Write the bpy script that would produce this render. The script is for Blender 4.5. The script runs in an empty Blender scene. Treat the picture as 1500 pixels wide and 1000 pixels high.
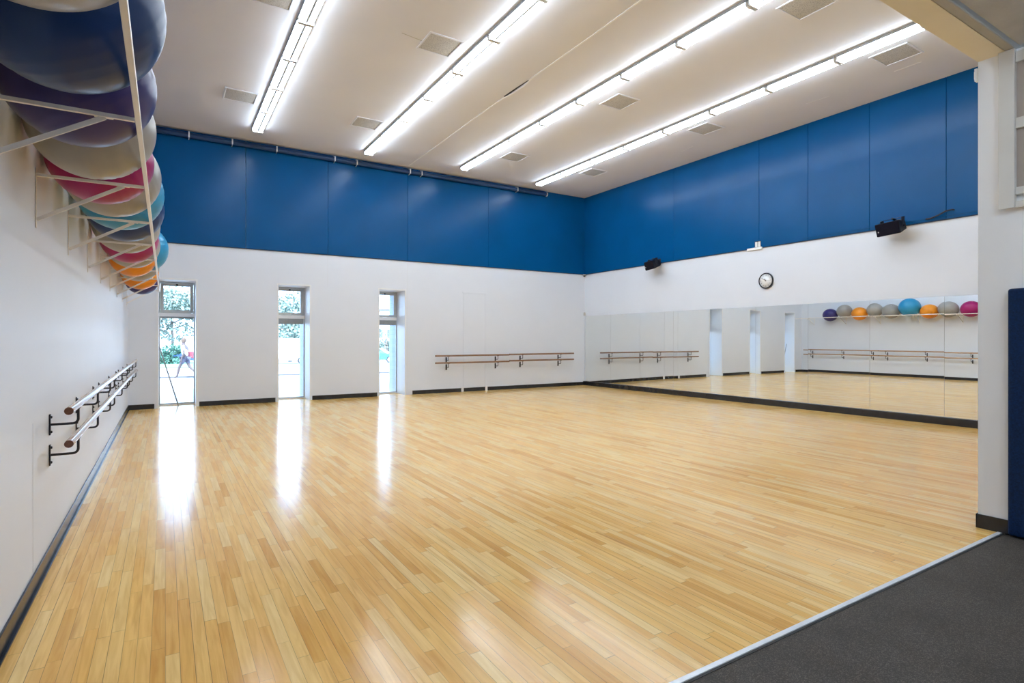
import bpy, math, random
from mathutils import Vector, Matrix, Quaternion
random.seed(7)
sc = bpy.context.scene
col = sc.collection
PI = math.pi

# ------------------------------------------------------------------ helpers
class MB:
    """collects simple shapes and links them as one mesh object"""
    def __init__(self): self.v = []; self.f = []; self.sm = []
    def add(self, vs, fs, smooth=False):
        n = len(self.v); self.v += [tuple(p) for p in vs]
        for f in fs: self.f.append(tuple(i + n for i in f)); self.sm.append(smooth)
        return self
    def box(self, x0, x1, y0, y1, z0, z1):
        vs = [(x0,y0,z0),(x1,y0,z0),(x1,y1,z0),(x0,y1,z0),(x0,y0,z1),(x1,y0,z1),(x1,y1,z1),(x0,y1,z1)]
        return self.add(vs, [(0,3,2,1),(4,5,6,7),(0,1,5,4),(1,2,6,5),(2,3,7,6),(3,0,4,7)])
    def hexa(self, vs):      # 8 corners in box order
        return self.add(vs, [(0,3,2,1),(4,5,6,7),(0,1,5,4),(1,2,6,5),(2,3,7,6),(3,0,4,7)])
    def bar(self, a, b, w, h, up=(0,0,1)):
        a = Vector(a); b = Vector(b); d = (b-a).normalized(); u = Vector(up)
        s = d.cross(u).normalized(); u = s.cross(d).normalized()
        s *= w/2; u *= h/2
        vs = [a-s-u, a+s-u, b+s-u, b-s-u, a-s+u, a+s+u, b+s+u, b-s+u]
        return self.hexa(vs)
    def tube(self, pts, r, n=12, caps=True):
        pts = [Vector(p) for p in pts]; m = len(pts)
        rr = r if isinstance(r, (list, tuple)) else [r]*m
        t0 = (pts[1]-pts[0]).normalized()
        ref = Vector((0,0,1)) if abs(t0.z) < .9 else Vector((1,0,0))
        nrm = t0.cross(ref).normalized()
        vs = []; prev = t0
        for i, p in enumerate(pts):
            t = (pts[min(i+1,m-1)] - pts[max(i-1,0)]).normalized()
            q = prev.rotation_difference(t); nrm = q @ nrm; prev = t
            b = t.cross(nrm)
            for k in range(n):
                an = 2*PI*k/n
                vs.append(p + (nrm*math.cos(an) + b*math.sin(an))*rr[i])
        fs = []
        for i in range(m-1):
            for k in range(n):
                fs.append((i*n+k, i*n+(k+1)%n, (i+1)*n+(k+1)%n, (i+1)*n+k))
        self.add(vs, fs, True)
        if caps:
            self.add([vs[k] for k in range(n)], [tuple(reversed(range(n)))])
            self.add([vs[(m-1)*n+k] for k in range(n)], [tuple(range(n))])
        return self
    def lathe(self, prof, n=48, mat=None):
        """prof: list of (r, z) about the z axis; optional matrix"""
        vs = []; fs = []; idx = []
        for r, z in prof:
            if r < 1e-6: idx.append([len(vs)]*n); vs.append(Vector((0,0,z)))
            else:
                idx.append(list(range(len(vs), len(vs)+n)))
                for k in range(n):
                    a = 2*PI*k/n; vs.append(Vector((r*math.cos(a), r*math.sin(a), z)))
        for i in range(len(prof)-1):
            for k in range(n):
                q = [idx[i][k], idx[i][(k+1)%n], idx[i+1][(k+1)%n], idx[i+1][k]]
                o = []
                for w in q:
                    if w not in o: o.append(w)
                if len(o) >= 3: fs.append(tuple(o))
        if mat is not None: vs = [mat @ v for v in vs]
        return self.add(vs, fs, True)
    def build(self, name, mat, parent=None, bevel=0, seg=2):
        me = bpy.data.meshes.new(name)
        me.from_pydata(self.v, [], self.f)
        me.polygons.foreach_set('use_smooth', self.sm)
        me.update()
        me.materials.append(mat)
        o = bpy.data.objects.new(name, me); col.objects.link(o)
        if parent is not None:
            o.parent = parent
            o.matrix_parent_inverse = Matrix.Identity(4)
        if bevel:
            m = o.modifiers.new('bevel', 'BEVEL'); m.width = bevel; m.segments = seg
            m.limit_method = 'ANGLE'
        return o

def tag(o, label=None, cat=None, group=None, kind=None):
    if label: o['label'] = label
    if cat: o['category'] = cat
    if group: o['group'] = group
    if kind: o['kind'] = kind
    return o
def struct(o, label=None):
    o['kind'] = 'structure'
    if label: o['label'] = label; o['category'] = o.name.split('_')[0]
    return o
def empty(name, loc, rz=0, label=None, cat=None, group=None):
    o = bpy.data.objects.new(name, None); col.objects.link(o)
    o.location = loc; o.rotation_euler = (0,0,rz); o.empty_display_size = .1
    return tag(o, label, cat, group)
def copy_tree(o, parent=None):
    c = o.copy(); col.objects.link(c)
    if parent is not None: c.parent = parent
    for ch in [x for x in o.children]: copy_tree(ch, c)
    return c

# ------------------------------------------------------------------ materials
def nodes(name):
    m = bpy.data.materials.new(name); m.use_nodes = True
    nt = m.node_tree
    return m, nt, nt.nodes['Principled BSDF'], nt.nodes['Material Output']
def N(nt, t, **kw):
    n = nt.nodes.new(t)
    for k, v in kw.items(): setattr(n, k, v)
    return n
def pm(name, c, rough=.5, metal=0, var=.06, scale=12, bump=0, bscale=60, spec=.5, coat=0, coat_r=.1, detail=3, stretch=None):
    """principled material with a noise-varied colour and an optional fine bump"""
    m, nt, b, out = nodes(name)
    tc = N(nt, 'ShaderNodeTexCoord'); src = tc.outputs['Object']
    if stretch:
        mp = N(nt, 'ShaderNodeMapping'); mp.inputs['Scale'].default_value = stretch
        nt.links.new(src, mp.inputs[0]); src = mp.outputs[0]
    no = N(nt, 'ShaderNodeTexNoise'); no.inputs['Scale'].default_value = scale; no.inputs['Detail'].default_value = detail
    nt.links.new(src, no.inputs['Vector'])
    rp = N(nt, 'ShaderNodeValToRGB')
    rp.color_ramp.elements[0].position = .3; rp.color_ramp.elements[1].position = .7
    rp.color_ramp.elements[0].color = (*[x*(1-var) for x in c], 1)
    rp.color_ramp.elements[1].color = (*[min(1, x*(1+var)) for x in c], 1)
    nt.links.new(no.outputs['Fac'], rp.inputs[0]); nt.links.new(rp.outputs[0], b.inputs['Base Color'])
    b.inputs['Roughness'].default_value = rough; b.inputs['Metallic'].default_value = metal
    b.inputs['Specular IOR Level'].default_value = spec
    b.inputs['Coat Weight'].default_value = coat; b.inputs['Coat Roughness'].default_value = coat_r
    if bump:
        n2 = N(nt, 'ShaderNodeTexNoise'); n2.inputs['Scale'].default_value = bscale; n2.inputs['Detail'].default_value = 2
        nt.links.new(src, n2.inputs['Vector'])
        bp = N(nt, 'ShaderNodeBump'); bp.inputs['Strength'].default_value = bump; bp.inputs['Distance'].default_value = .01
        nt.links.new(n2.outputs['Fac'], bp.inputs['Height']); nt.links.new(bp.outputs[0], b.inputs['Normal'])
    return m

def emit(name, c, s):
    m, nt, b, out = nodes(name)
    b.inputs['Base Color'].default_value = (.9,.9,.9,1)
    b.inputs['Emission Color'].default_value = (*c,1); b.inputs['Emission Strength'].default_value = s
    return m

def wood_floor():
    m, nt, b, out = nodes('maple_strip_floor')
    L = nt.links.new
    tc = N(nt, 'ShaderNodeTexCoord'); sp = N(nt, 'ShaderNodeSeparateXYZ'); L(tc.outputs['Object'], sp.inputs[0])
    def M(op, a, b_=None, c_=None):
        n = N(nt, 'ShaderNodeMath', operation=op)
        for i, v in enumerate((a, b_, c_)):
            if v is None: continue
            if isinstance(v, (int, float)): n.inputs[i].default_value = v
            else: L(v, n.inputs[i])
        return n.outputs[0]
    W = .0585
    xs = M('DIVIDE', sp.outputs['X'], W); row = M('FLOOR', xs); fx = M('FRACT', xs)
    wn = N(nt, 'ShaderNodeTexWhiteNoise', noise_dimensions='1D'); L(row, wn.inputs['W'])
    wn2 = N(nt, 'ShaderNodeTexWhiteNoise', noise_dimensions='1D'); L(M('ADD', row, 57.3), wn2.inputs['W'])
    blen = M('MULTIPLY_ADD', wn2.outputs['Value'], .55, .55)
    ys = M('ADD', M('DIVIDE', sp.outputs['Y'], blen), M('MULTIPLY', wn.outputs['Value'], 17.0))
    brd = M('FLOOR', ys); fy = M('FRACT', ys)
    cb = N(nt, 'ShaderNodeCombineXYZ'); L(row, cb.inputs[0]); L(brd, cb.inputs[1])
    wc = N(nt, 'ShaderNodeTexWhiteNoise', noise_dimensions='2D'); L(cb.outputs[0], wc.inputs['Vector'])
    rp = N(nt, 'ShaderNodeValToRGB'); cr = rp.color_ramp
    cr.elements[0].position = 0; cr.elements[0].color = FLOORC[0]
    cr.elements[1].position = 1; cr.elements[1].color = FLOORC[3]
    e = cr.elements.new(.16); e.color = FLOORC[1]
    e = cr.elements.new(.6); e.color = FLOORC[2]
    L(wc.outputs['Value'], rp.inputs[0])
    # grain: stretched noise, shifted per board
    mp = N(nt, 'ShaderNodeMapping'); mp.inputs['Scale'].default_value = (38, 2.2, 1)
    L(tc.outputs['Object'], mp.inputs[0])
    va = N(nt, 'ShaderNodeVectorMath', operation='MULTIPLY_ADD'); L(wc.outputs['Color'], va.inputs[0])
    va.inputs[1].default_value = (40,40,40); L(mp.outputs[0], va.inputs[2])
    g = N(nt, 'ShaderNodeTexNoise'); g.inputs['Scale'].default_value = 1.0; g.inputs['Detail'].default_value = 5; g.inputs['Distortion'].default_value = .8
    L(va.outputs[0], g.inputs['Vector'])
    gr = N(nt, 'ShaderNodeValToRGB'); gr.color_ramp.elements[0].position = .28; gr.color_ramp.elements[1].position = .62
    gr.color_ramp.elements[0].color = (.76,.62,.44,1); gr.color_ramp.elements[1].color = (1,1,1,1)
    L(g.outputs['Fac'], gr.inputs[0])
    mx = N(nt, 'ShaderNodeMix', data_type='RGBA', blend_type='MULTIPLY'); mx.inputs['Factor'].default_value = .68
    L(rp.outputs[0], mx.inputs['A']); L(gr.outputs[0], mx.inputs['B'])
    # occasional dark mineral streaks
    s2 = N(nt, 'ShaderNodeTexNoise'); s2.inputs['Scale'].default_value = .35; s2.inputs['Detail'].default_value = 3
    L(va.outputs[0], s2.inputs['Vector'])
    sr = N(nt, 'ShaderNodeValToRGB'); sr.color_ramp.elements[0].position = .2; sr.color_ramp.elements[1].position = .34
    sr.color_ramp.elements[0].color = (.62,.46,.3,1); sr.color_ramp.elements[1].color = (1,1,1,1)
    L(s2.outputs['Fac'], sr.inputs[0])
    mx2 = N(nt, 'ShaderNodeMix', data_type='RGBA', blend_type='MULTIPLY'); mx2.inputs['Factor'].default_value = .8
    L(mx.outputs['Result'], mx2.inputs['A']); L(sr.outputs[0], mx2.inputs['B'])
    # joints
    ex = M('MINIMUM', fx, M('SUBTRACT', 1, fx)); ey = M('MULTIPLY', M('MINIMUM', fy, M('SUBTRACT', 1, fy)), M('DIVIDE', blen, W))
    dj = M('MINIMUM', ex, ey)
    gap = M('LESS_THAN', dj, .022)
    # only some of the joints have opened up dark
    op = N(nt, 'ShaderNodeTexNoise'); op.inputs['Scale'].default_value = 3.1; L(va.outputs[0], op.inputs['Vector'])
    gs = M('MULTIPLY', gap, M('MULTIPLY_ADD', wn2.outputs['Value'], .7, .25))
    mx3 = N(nt, 'ShaderNodeMix', data_type='RGBA'); L(gs, mx3.inputs['Factor'])
    L(mx2.outputs['Result'], mx3.inputs['A']); mx3.inputs['B'].default_value = (.20,.105,.04,1)
    L(mx3.outputs['Result'], b.inputs['Base Color'])
    # varnish: slight per-board tilt and slow waviness break the reflections up
    rn = N(nt, 'ShaderNodeTexNoise'); rn.inputs['Scale'].default_value = 2.2; rn.inputs['Detail'].default_value = 4
    L(tc.outputs['Object'], rn.inputs['Vector'])
    L(M('MULTIPLY_ADD', rn.outputs['Fac'], .14, FLOOR_R), b.inputs['Roughness'])
    b.inputs['Specular IOR Level'].default_value = .4
    b.inputs['Coat Weight'].default_value = FLOOR_COAT; b.inputs['Coat Roughness'].default_value = .09
    wv = N(nt, 'ShaderNodeTexNoise'); wv.inputs['Scale'].default_value = 5; wv.inputs['Detail'].default_value = 1
    L(tc.outputs['Object'], wv.inputs['Vector'])
    hh = M('ADD', M('MULTIPLY', wv.outputs['Fac'], .35), M('MULTIPLY', M('MULTIPLY', fx, M('SUBTRACT', wc.outputs['Value'], .5)), .10))
    hh = M('SUBTRACT', hh, M('MULTIPLY', gap, .02))
    bp = N(nt, 'ShaderNodeBump'); bp.inputs['Strength'].default_value = .15; bp.inputs['Distance'].default_value = .01
    L(hh, bp.inputs['Height']); L(bp.outputs[0], b.inputs['Normal']); L(bp.outputs[0], b.inputs['Coat Normal'])
    return m

def rubber_floor():
    m, nt, b, out = nodes('speckled_rubber_floor'); L = nt.links.new
    tc = N(nt, 'ShaderNodeTexCoord')
    v = N(nt, 'ShaderNodeTexVoronoi'); v.inputs['Scale'].default_value = 260; L(tc.outputs['Object'], v.inputs['Vector'])
    rp = N(nt, 'ShaderNodeValToRGB'); cr = rp.color_ramp
    cr.elements[0].color = (.043,.033,.025,1); cr.elements[1].color = (.135,.112,.09,1)
    cr.elements[0].position = .55; cr.elements[1].position = 1
    sx = N(nt, 'ShaderNodeSeparateColor'); L(v.outputs['Color'], sx.inputs[0]); L(sx.outputs[0], rp.inputs[0])
    no = N(nt, 'ShaderNodeTexNoise'); no.inputs['Scale'].default_value = 3; L(tc.outputs['Object'], no.inputs['Vector'])
    r2 = N(nt, 'ShaderNodeValToRGB'); r2.color_ramp.elements[0].color = (.75,.72,.68,1); r2.color_ramp.elements[1].color = (1,1,1,1)
    r2.color_ramp.elements[0].position = .3; r2.color_ramp.elements[1].position = .65
    L(no.outputs['Fac'], r2.inputs[0])
    mx = N(nt, 'ShaderNodeMix', data_type='RGBA', blend_type='MULTIPLY'); mx.inputs['Factor'].default_value = 1
    L(rp.outputs[0], mx.inputs['A']); L(r2.outputs[0], mx.inputs['B']); L(mx.outputs['Result'], b.inputs['Base Color'])
    b.inputs['Roughness'].default_value = .7
    bp = N(nt, 'ShaderNodeBump'); bp.inputs['Strength'].default_value = .35; bp.inputs['Distance'].default_value = .004
    L(sx.outputs[1], bp.inputs['Height']); L(bp.outputs[0], b.inputs['Normal'])
    return m

def brick_mat(name, c1, c2, mortar, sx=4):
    m, nt, b, out = nodes(name); L = nt.links.new
    tc = N(nt, 'ShaderNodeTexCoord'); mp = N(nt, 'ShaderNodeMapping'); mp.inputs['Rotation'].default_value = (PI/2, 0, PI/2)
    L(tc.outputs['Object'], mp.inputs[0])
    br = N(nt, 'ShaderNodeTexBrick'); br.inputs['Scale'].default_value = sx
    br.inputs['Color1'].default_value = (*c1,1); br.inputs['Color2'].default_value = (*c2,1); br.inputs['Mortar'].default_value = (*mortar,1)
    br.inputs['Mortar Size'].default_value = .012
    L(mp.outputs[0], br.inputs['Vector']); L(br.outputs['Color'], b.inputs['Base Color'])
    b.inputs['Roughness'].default_value = .8
    return m

def glass_mat():
    m = bpy.data.materials.new('window_glass'); m.use_nodes = True; nt = m.node_tree; nt.nodes.clear()
    L = nt.links.new
    o = N(nt, 'ShaderNodeOutputMaterial'); t = N(nt, 'ShaderNodeBsdfTransparent'); g = N(nt, 'ShaderNodeBsdfGlossy')
    t.inputs[0].default_value = (.93,.97,1,1); g.inputs['Roughness'].default_value = .02
    f = N(nt, 'ShaderNodeFresnel'); f.inputs[0].default_value = 1.45
    mx = N(nt, 'ShaderNodeMixShader'); L(f.outputs[0], mx.inputs[0]); L(t.outputs[0], mx.inputs[1]); L(g.outputs[0], mx.inputs[2])
    L(mx.outputs[0], o.inputs[0]); return m

def mirror_mat():
    m, nt, b, out = nodes('silvered_mirror')
    b.inputs['Base Color'].default_value = (.90,.925,.915,1); b.inputs['Metallic'].default_value = 1
    b.inputs['Roughness'].default_value = .0
    return m

def grille_mat():
    m, nt, b, out = nodes('perforated_grille'); L = nt.links.new
    tc = N(nt, 'ShaderNodeTexCoord'); v = N(nt, 'ShaderNodeTexVoronoi'); v.inputs['Scale'].default_value = 75
    L(tc.outputs['Object'], v.inputs['Vector'])
    rp = N(nt, 'ShaderNodeValToRGB'); rp.color_ramp.elements[0].color = (.10,.095,.085,1); rp.color_ramp.elements[1].color = (.55,.53,.49,1)
    rp.color_ramp.elements[0].position = .12; rp.color_ramp.elements[1].position = .42
    L(v.outputs['Distance'], rp.inputs[0]); L(rp.outputs[0], b.inputs['Base Color']); b.inputs['Roughness'].default_value = .55
    return m

FLOORC = [(.81,.44,.105,1), (.93,.545,.155,1), (.97,.62,.205,1), (.99,.715,.30,1)]
FLOOR_R, FLOOR_COAT = .095, 0.0
M = {}
M['floor'] = wood_floor(); M['rubber'] = rubber_floor()
M['white'] = pm('white_wall_paint', (.72,.755,.825), .42, var=.012, scale=1.5, bump=.05, bscale=120)
M['reveal'] = pm('white_reveal_paint', (.78,.79,.81), .45, var=.01, scale=2)
M['ceiling'] = pm('off_white_ceiling_paint', (.745,.745,.785), .8, var=.02, scale=.8, bump=.06, bscale=200)
M['cream'] = pm('cream_paint', (.86,.79,.63), .6, var=.03, scale=2, bump=.05)
M['greyceil'] = pm('grey_textured_ceiling', (.47,.48,.50), .85, var=.06, scale=6, bump=.5, bscale=90)
M['greypaint'] = pm('warm_grey_trim_paint', (.46,.44,.40), .7, var=.05, scale=6, bump=.2)  # grey of the painted-in header shade, also used for the ceiling split
M['pale'] = pm('pale_grey_wall_paint', (.86,.86,.86), .6, var=.015, scale=2, bump=.05, bscale=120)
M['stile'] = pm('beige_grey_trim_paint', (.70,.675,.62), .6, var=.03, scale=3, bump=.08)
M['louver'] = pm('tan_panel', (.46,.39,.33), .6, var=.04, scale=4)
M['blue'] = pm('royal_blue_paint', (.0006,.078,.240), .25, var=.06, scale=1.2, bump=.03, bscale=60, spec=.17)
M['bluepipe'] = pm('dark_blue_pipe_paint', (.005,.04,.13), .45, var=.08, scale=5)
M['seam'] = pm('seam_shadow_gap', (.004,.022,.07), .7)  # dark colour of the painted shadow strips below the blue band
M['wseam'] = pm('white_joint_bead', (.68,.69,.72), .6, var=.01)
M['black'] = pm('black_rubber_base', (.016,.017,.022), .22, var=.2, scale=9, bump=.25, bscale=8)
M['iron'] = pm('black_painted_iron', (.012,.011,.02), .4, var=.1)
M['wood'] = pm('varnished_barre_wood', (.40,.23,.12), .28, var=.14, scale=5, coat=.6, coat_r=.12, stretch=(6,.6,6))
M['woodx'] = pm('varnished_dark_barre_wood', (.23,.12,.065), .3, var=.14, scale=5, coat=.5, coat_r=.12, stretch=(.6,6,6))
M['endgrain'] = pm('end_grain', (.15,.06,.035), .6, var=.2, scale=40)
M['rack'] = pm('white_enamelled_steel', (.80,.76,.72), .35, var=.02)
M['metal'] = pm('brushed_aluminium', (.80,.80,.82), .32, metal=.25, var=.04, scale=20)
M['wmetal'] = pm('white_enamelled_metal', (.86,.86,.87), .4, var=.01)
M['frame'] = pm('grey_aluminium_frame', (.52,.54,.55), .45, var=.03, metal=.2)
M['blind'] = pm('grey_roller_blind', (.30,.31,.31), .8, var=.05, scale=30)
M['clip'] = pm('galvanised_clip', (.72,.73,.76), .35, metal=.3)
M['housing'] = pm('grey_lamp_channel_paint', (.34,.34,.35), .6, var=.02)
M['tube'] = emit('fluorescent_tube_glow', (.74,.87,1.0), 11.5)
M['glass'] = glass_mat(); M['mirror'] = mirror_mat(); M['grille'] = grille_mat()
M['plastic'] = pm('black_moulded_plastic', (.009,.009,.015), .5, var=.1, spec=.3)
M['cloth'] = pm('black_speaker_cloth', (.006,.005,.012), .9, var=.3, scale=200, spec=.15)
M['wplastic'] = pm('white_plastic', (.82,.82,.82), .4, var=.01)
M['gplastic'] = pm('beige_grey_plastic', (.55,.52,.49), .45, var=.01)
M['face'] = pm('clock_face_paper', (.88,.88,.88), .6, var=.01)
M['ink'] = pm('black_ink', (.02,.02,.02), .6)
M['greyink'] = pm('grey_ink', (.30,.29,.28), .6)
M['bluemat'] = pm('dark_blue_vinyl', (.002,.020,.075), .55, spec=.2, var=.35, scale=90, bump=.2, bscale=220)
M['brick'] = brick_mat('pale_painted_brick', (.40,.44,.50), (.36,.40,.46), (.27,.30,.34))
BALLC = {'grey':(.33,.315,.295), 'navy':(.010,.040,.155), 'purple':(.045,.035,.16), 'magenta':(.33,.012,.12),
         'light blue':(.03,.27,.50), 'orange':(.78,.27,.02)}
for k, c in BALLC.items():
    M['ball_'+k] = pm('burst_resistant_vinyl_'+k.replace(' ','_'), c, .33, var=.05, scale=6, coat=.08, coat_r=.15, bump=.04, bscale=30, spec=.3)

# ------------------------------------------------------------------ dimensions (metres; camera stands at the origin)
XL, XR, YB, ZC = -.667, 11.6, 14.25, 6.06
ZB = 3.59                     # underside of the blue band
YD = 1.70                     # edge of the wooden floor
XP = 5.50                     # end of the partition beside the opening
YF = 14.87                    # window frames
YE = 15.50                    # outside face of the back wall
YL = -4.2                     # rear wall of the lobby
WIN = [(-.13, .585), (2.285, 3.01), (4.745, 5.455)]; WH = 2.79

# ------------------------------------------------------------------ shell
struct(MB().box(XL-.0, XR, YD, YE, -.12, 0).build('floor', M['floor']))
struct(MB().box(XL, XP+.3, YL, YD-.028, -.12, -.002).build('floor_lobby', M['rubber']))
struct(MB().box(XL, XR, 1.64, YB, ZC, ZC+.2).build('ceiling', M['ceiling']))
struct(MB().box(XL-.25, XL, YL, YE, -.12, ZC+.2).build('wall_left', M['white']))
struct(MB().box(XR, XR+.25, 1.64, YE, -.12, ZC+.2).build('wall_right', M['white']))
mb = MB(); xs = [XL] + [v for w in WIN for v in w] + [XR]
for i in range(0, len(xs), 2): mb.box(xs[i], xs[i+1], YB, YF, 0, WH)
mb.box(XL, XR, YB, YF, WH, ZC+.2)
struct(mb.build('wall_back', M['white']))
mb = MB()
for i in range(0, len(xs), 2): mb.box(xs[i], xs[i+1], YF+.06, YE, 0, WH)
mb.box(XL, XR, YF+.06, YE, WH, ZC+.2)
struct(mb.build('wall_exterior', M['brick']))
# partition beside the opening, header above it, lobby shell
struct(MB().box(XP, XR, 1.64, 1.84, 0, 3.7).build('wall_front', M['pale']))
struct(MB().box(XL, XR, 1.665, 1.84, 3.7, ZC).build('wall_header', M['cream']), )
struct(MB().box(XP, XP+.2, YL, 1.64, 0, 3.7).build('wall_lobby', M['pale']))
struct(MB().box(XL, XP+.3, YL-.2, YL, -.1, 3.9).build('wall_rear', M['pale']))
struct(MB().box(XL, XP+.3, YL, 1.58, 3.715, 3.85).build('ceiling_lobby', M['greyceil']))
struct(MB().box(XL, XP+.2, 1.60, 1.664, 3.70, 3.85).build('trim_header', M['greypaint'], bevel=.01))  # shaded side of the header, its shadow put into the grey colour

# blue upper band: boards a little proud of the plaster, butt joints between
def blue_band(name, run, a, b, cuts):
    mb = MB(); c = [a] + cuts + [b]
    for i in range(len(c)-1):
        p, q = c[i] + (.003 if i else 0), c[i+1] - (.003 if i < len(c)-2 else 0)
        if run == 'x': mb.box(p, q, YB-.03, YB, ZB, ZC)
        elif run == 'r': mb.box(XR-.03, XR, p, q, ZB, ZC)
        else: mb.box(XL, XL+.03, p, q, ZB, ZC)
    return struct(mb.build(name, M['blue'], bevel=.003, seg=1))
blue_band('wall_back_upper', 'x', XL+.03, XR-.03, [1.58, 3.43, 5.52, 8.0])
blue_band('wall_right_upper', 'r', 1.84, YB, [4.32, 5.57, 6.79, 7.94, 10.47])
blue_band('wall_left_upper', 'l', 1.84, YB, [4.4, 6.8, 9.2, 11.6])
struct(MB().box(XR-.044, XR-.0301, 1.84, 6.9, 3.636, 3.652).build('trim_right', M['blue']))
# shadow under the band, put in as thin dark-coloured strips
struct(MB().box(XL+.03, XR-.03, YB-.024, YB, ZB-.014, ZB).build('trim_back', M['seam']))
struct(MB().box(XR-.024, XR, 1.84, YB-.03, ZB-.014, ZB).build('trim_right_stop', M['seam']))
# plaster joints on the white walls
mb = MB()
for x in (5.52, 3.43): mb.box(x-.002, x+.002, YB-.002, YB, WH if x < 5.5 else .1, ZB-.014)
struct(mb.build('trim_joint', M['wseam']))
struct(MB().box(XL, XL+.001, 4.309, 4.313, .106, 1.0).build('trim_left_joint', M['wseam']))
# baseboards
mb = MB()
for a, b in ((XL, -.2), (.64, 2.22), (3.06, 4.69), (5.66, 7.125), (7.2, 7.895), (7.97, XR-.04)):
    mb.box(a, b, YB-.012, YB, 0, .105)
struct(mb.build('baseboard_back', M['black'], bevel=.003))
struct(MB().box(XL, XL+.012, 1.7, YB, 0, .105).box(XL+.012, XL+.028, 1.7, YB, 0, .012).build('baseboard_left', M['black'], bevel=.003))
struct(MB().box(XR-.07, XR, 1.84, YB, 0, .13).build('baseboard_right', M['black'], bevel=.004))
struct(MB().box(XP-.012, XP, YL, 1.852, 0, .11).box(XP-.012, XR-.07, 1.84, 1.852, 0, .11).build('baseboard_partition', M['black'], bevel=.003))
# metal strip closing the wooden floor against the rubber
th = MB().box(XL, XP-.013, YD-.016, YD+.014, -.06, .006).build('trim_threshold', M['metal'], bevel=.003); struct(th)
struct(MB().box(XL, XP-.013, YD-.028, YD-.016, -.06, .0005).build('trim_threshold_gap', M['ink']))

# window surrounds, frames, glass, blinds
for i, (a, b) in enumerate(WIN):
    w = empty('window_%d' % (i+1), ((a+b)/2, YF, 0)); w['kind'] = 'structure'
    h = (b-a)/2
    mb = MB()          # reveal lining: thin white boards
    mb.box(-h, -h+.006, YB-.004-YF, 0, 0, WH).box(h-.006, h, YB-.004-YF, 0, 0, WH).box(-h+.006, h-.006, YB-.004-YF, 0, WH-.006, WH)
    mb.box(-h-.03, -h, YB-.006-YF, YB-YF, 0, WH+.03).box(h, h+.03, YB-.006-YF, YB-YF, 0, WH+.03).box(-h, h, YB-.006-YF, YB-YF, WH, WH+.03)
    mb.build('reveal', M['reveal'], w)
    mb = MB()          # outer frame and transom
    mb.box(-h+.006, -h+.03, 0, .055, 0, WH-.006).box(h-.03, h-.006, 0, .055, 0, WH-.006)
    mb.box(-h+.03, h-.03, 0, .055, WH-.03, WH-.006).box(-h+.03, h-.03, 0, .055, 0, .045)
    mb.build('frame', M['frame'], w, bevel=.003)
    MB().box(-h+.006, h-.006, -.02, .05, 2.005, 2.085).build('transom', M['wmetal'], w, bevel=.004)
    mb = MB(); s0, s1, z0, z1 = -h+.034, h-.034, 2.089, WH-.034      # hopper sash
    t = .065
    mb.box(s0, s0+t, -.012, .03, z0, z1).box(s1-t, s1, -.012, .03, z0, z1).box(s0+t, s1-t, -.012, .03, z0, z0+t).box(s0+t, s1-t, -.012, .03, z1-t, z1)
    s = mb.build('sash', M['frame'], w, bevel=.006)
    MB().box(s0+t, s1-t, .008, .012, z0+t, z1-t).build('sash_pane', M['glass'], s)
    MB().box(-.02, .02, -.03, -.013, z1-.05, z1-.015).build('latch', M['iron'], s)
    MB().box(-h+.03, h-.03, .02, .026, .045, 2.005).build('pane', M['glass'], w)
    bh = (.035, .125, .125)[i]
    mb = MB().box(-h+.035, h-.035, -.012, -.006, 2.005-bh, 2.004)
    mb.tube([(-h+.035,-.009,2.005-bh), (h-.035,-.009,2.005-bh)], .01, 8)
    mb.build('blind', M['blind'], w)
    MB().box(-h+.006, h-.006, -.03, 0, 0, .02).build('sill', M['wmetal'], w)

# flush door in the back wall, white jamb feet interrupt the baseboard
d = empty('door_1', (7.545, YB, 0)); d['kind'] = 'structure'
MB().box(-.335, .335, -.004, 0, .108, 2.78).build('leaf', M['white'], d, bevel=.002)
MB().box(-.375, .375, -.016, 0, 2.79, 2.835).build('head_trim', M['white'], d, bevel=.003)
MB().box(-.418, -.348, -.02, 0, 0, .13).build('jamb_foot', M['wmetal'], d, bevel=.002)
MB().box(.353, .423, -.02, 0, 0, .13).build('jamb_foot', M['wmetal'], d, bevel=.002)
MB().box(-.352, -.345, -.006, 0, .13, 2.79).box(.345, .352, -.006, 0, .13, 2.79).build('jamb', M['white'], d)

# ceiling joint cover, sagging open in one place
mb = MB()
pts = [(5.45, 13.98), (5.46, 12), (5.44, 10), (5.45, 9.1), (5.475, 8.7), (5.47, 8.4), (5.45, 8.1), (5.46, 6.5), (5.44, 5), (5.46, 3.5), (5.45, 2)]
for k in range(len(pts)-1):
    z = [ZC-.006, ZC-.006]
    for e in (0, 1):
        if pts[k+e][1] in (8.7, 8.4): z[e] = ZC-.028
    mb.bar((*pts[k], z[0]), (*pts[k+1], z[1]), .03, .008)
struct(mb.build('trim_ceiling', M['wmetal']))
struct(MB().add([(5.41,9.05,ZC-.002),(5.44,8.25,ZC-.002),(5.46,8.25,ZC-.002),(5.455,9.05,ZC-.002),(5.42,8.6,ZC-.002)], [(0,4,1,2,3)]).build('trim_ceiling_gap', M['ink']))
mb = MB()
for x0, y0, x1, y1 in ((10.7,9.44,10.63,9.03), (10.57,6.25,10.63,5.82), (10.58,4.7,10.59,4.3)): mb.bar((x0,y0,ZC-.001), (x1,y1,ZC-.001), .012, .003)
struct(mb.build('trim_ceiling_crack', M['wmetal']))
struct(MB().bar((3.0,7.97,ZC-.001), (3.34,8.02,ZC-.001), .012, .003).build('trim_ceiling_split', M['greypaint']))

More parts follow.
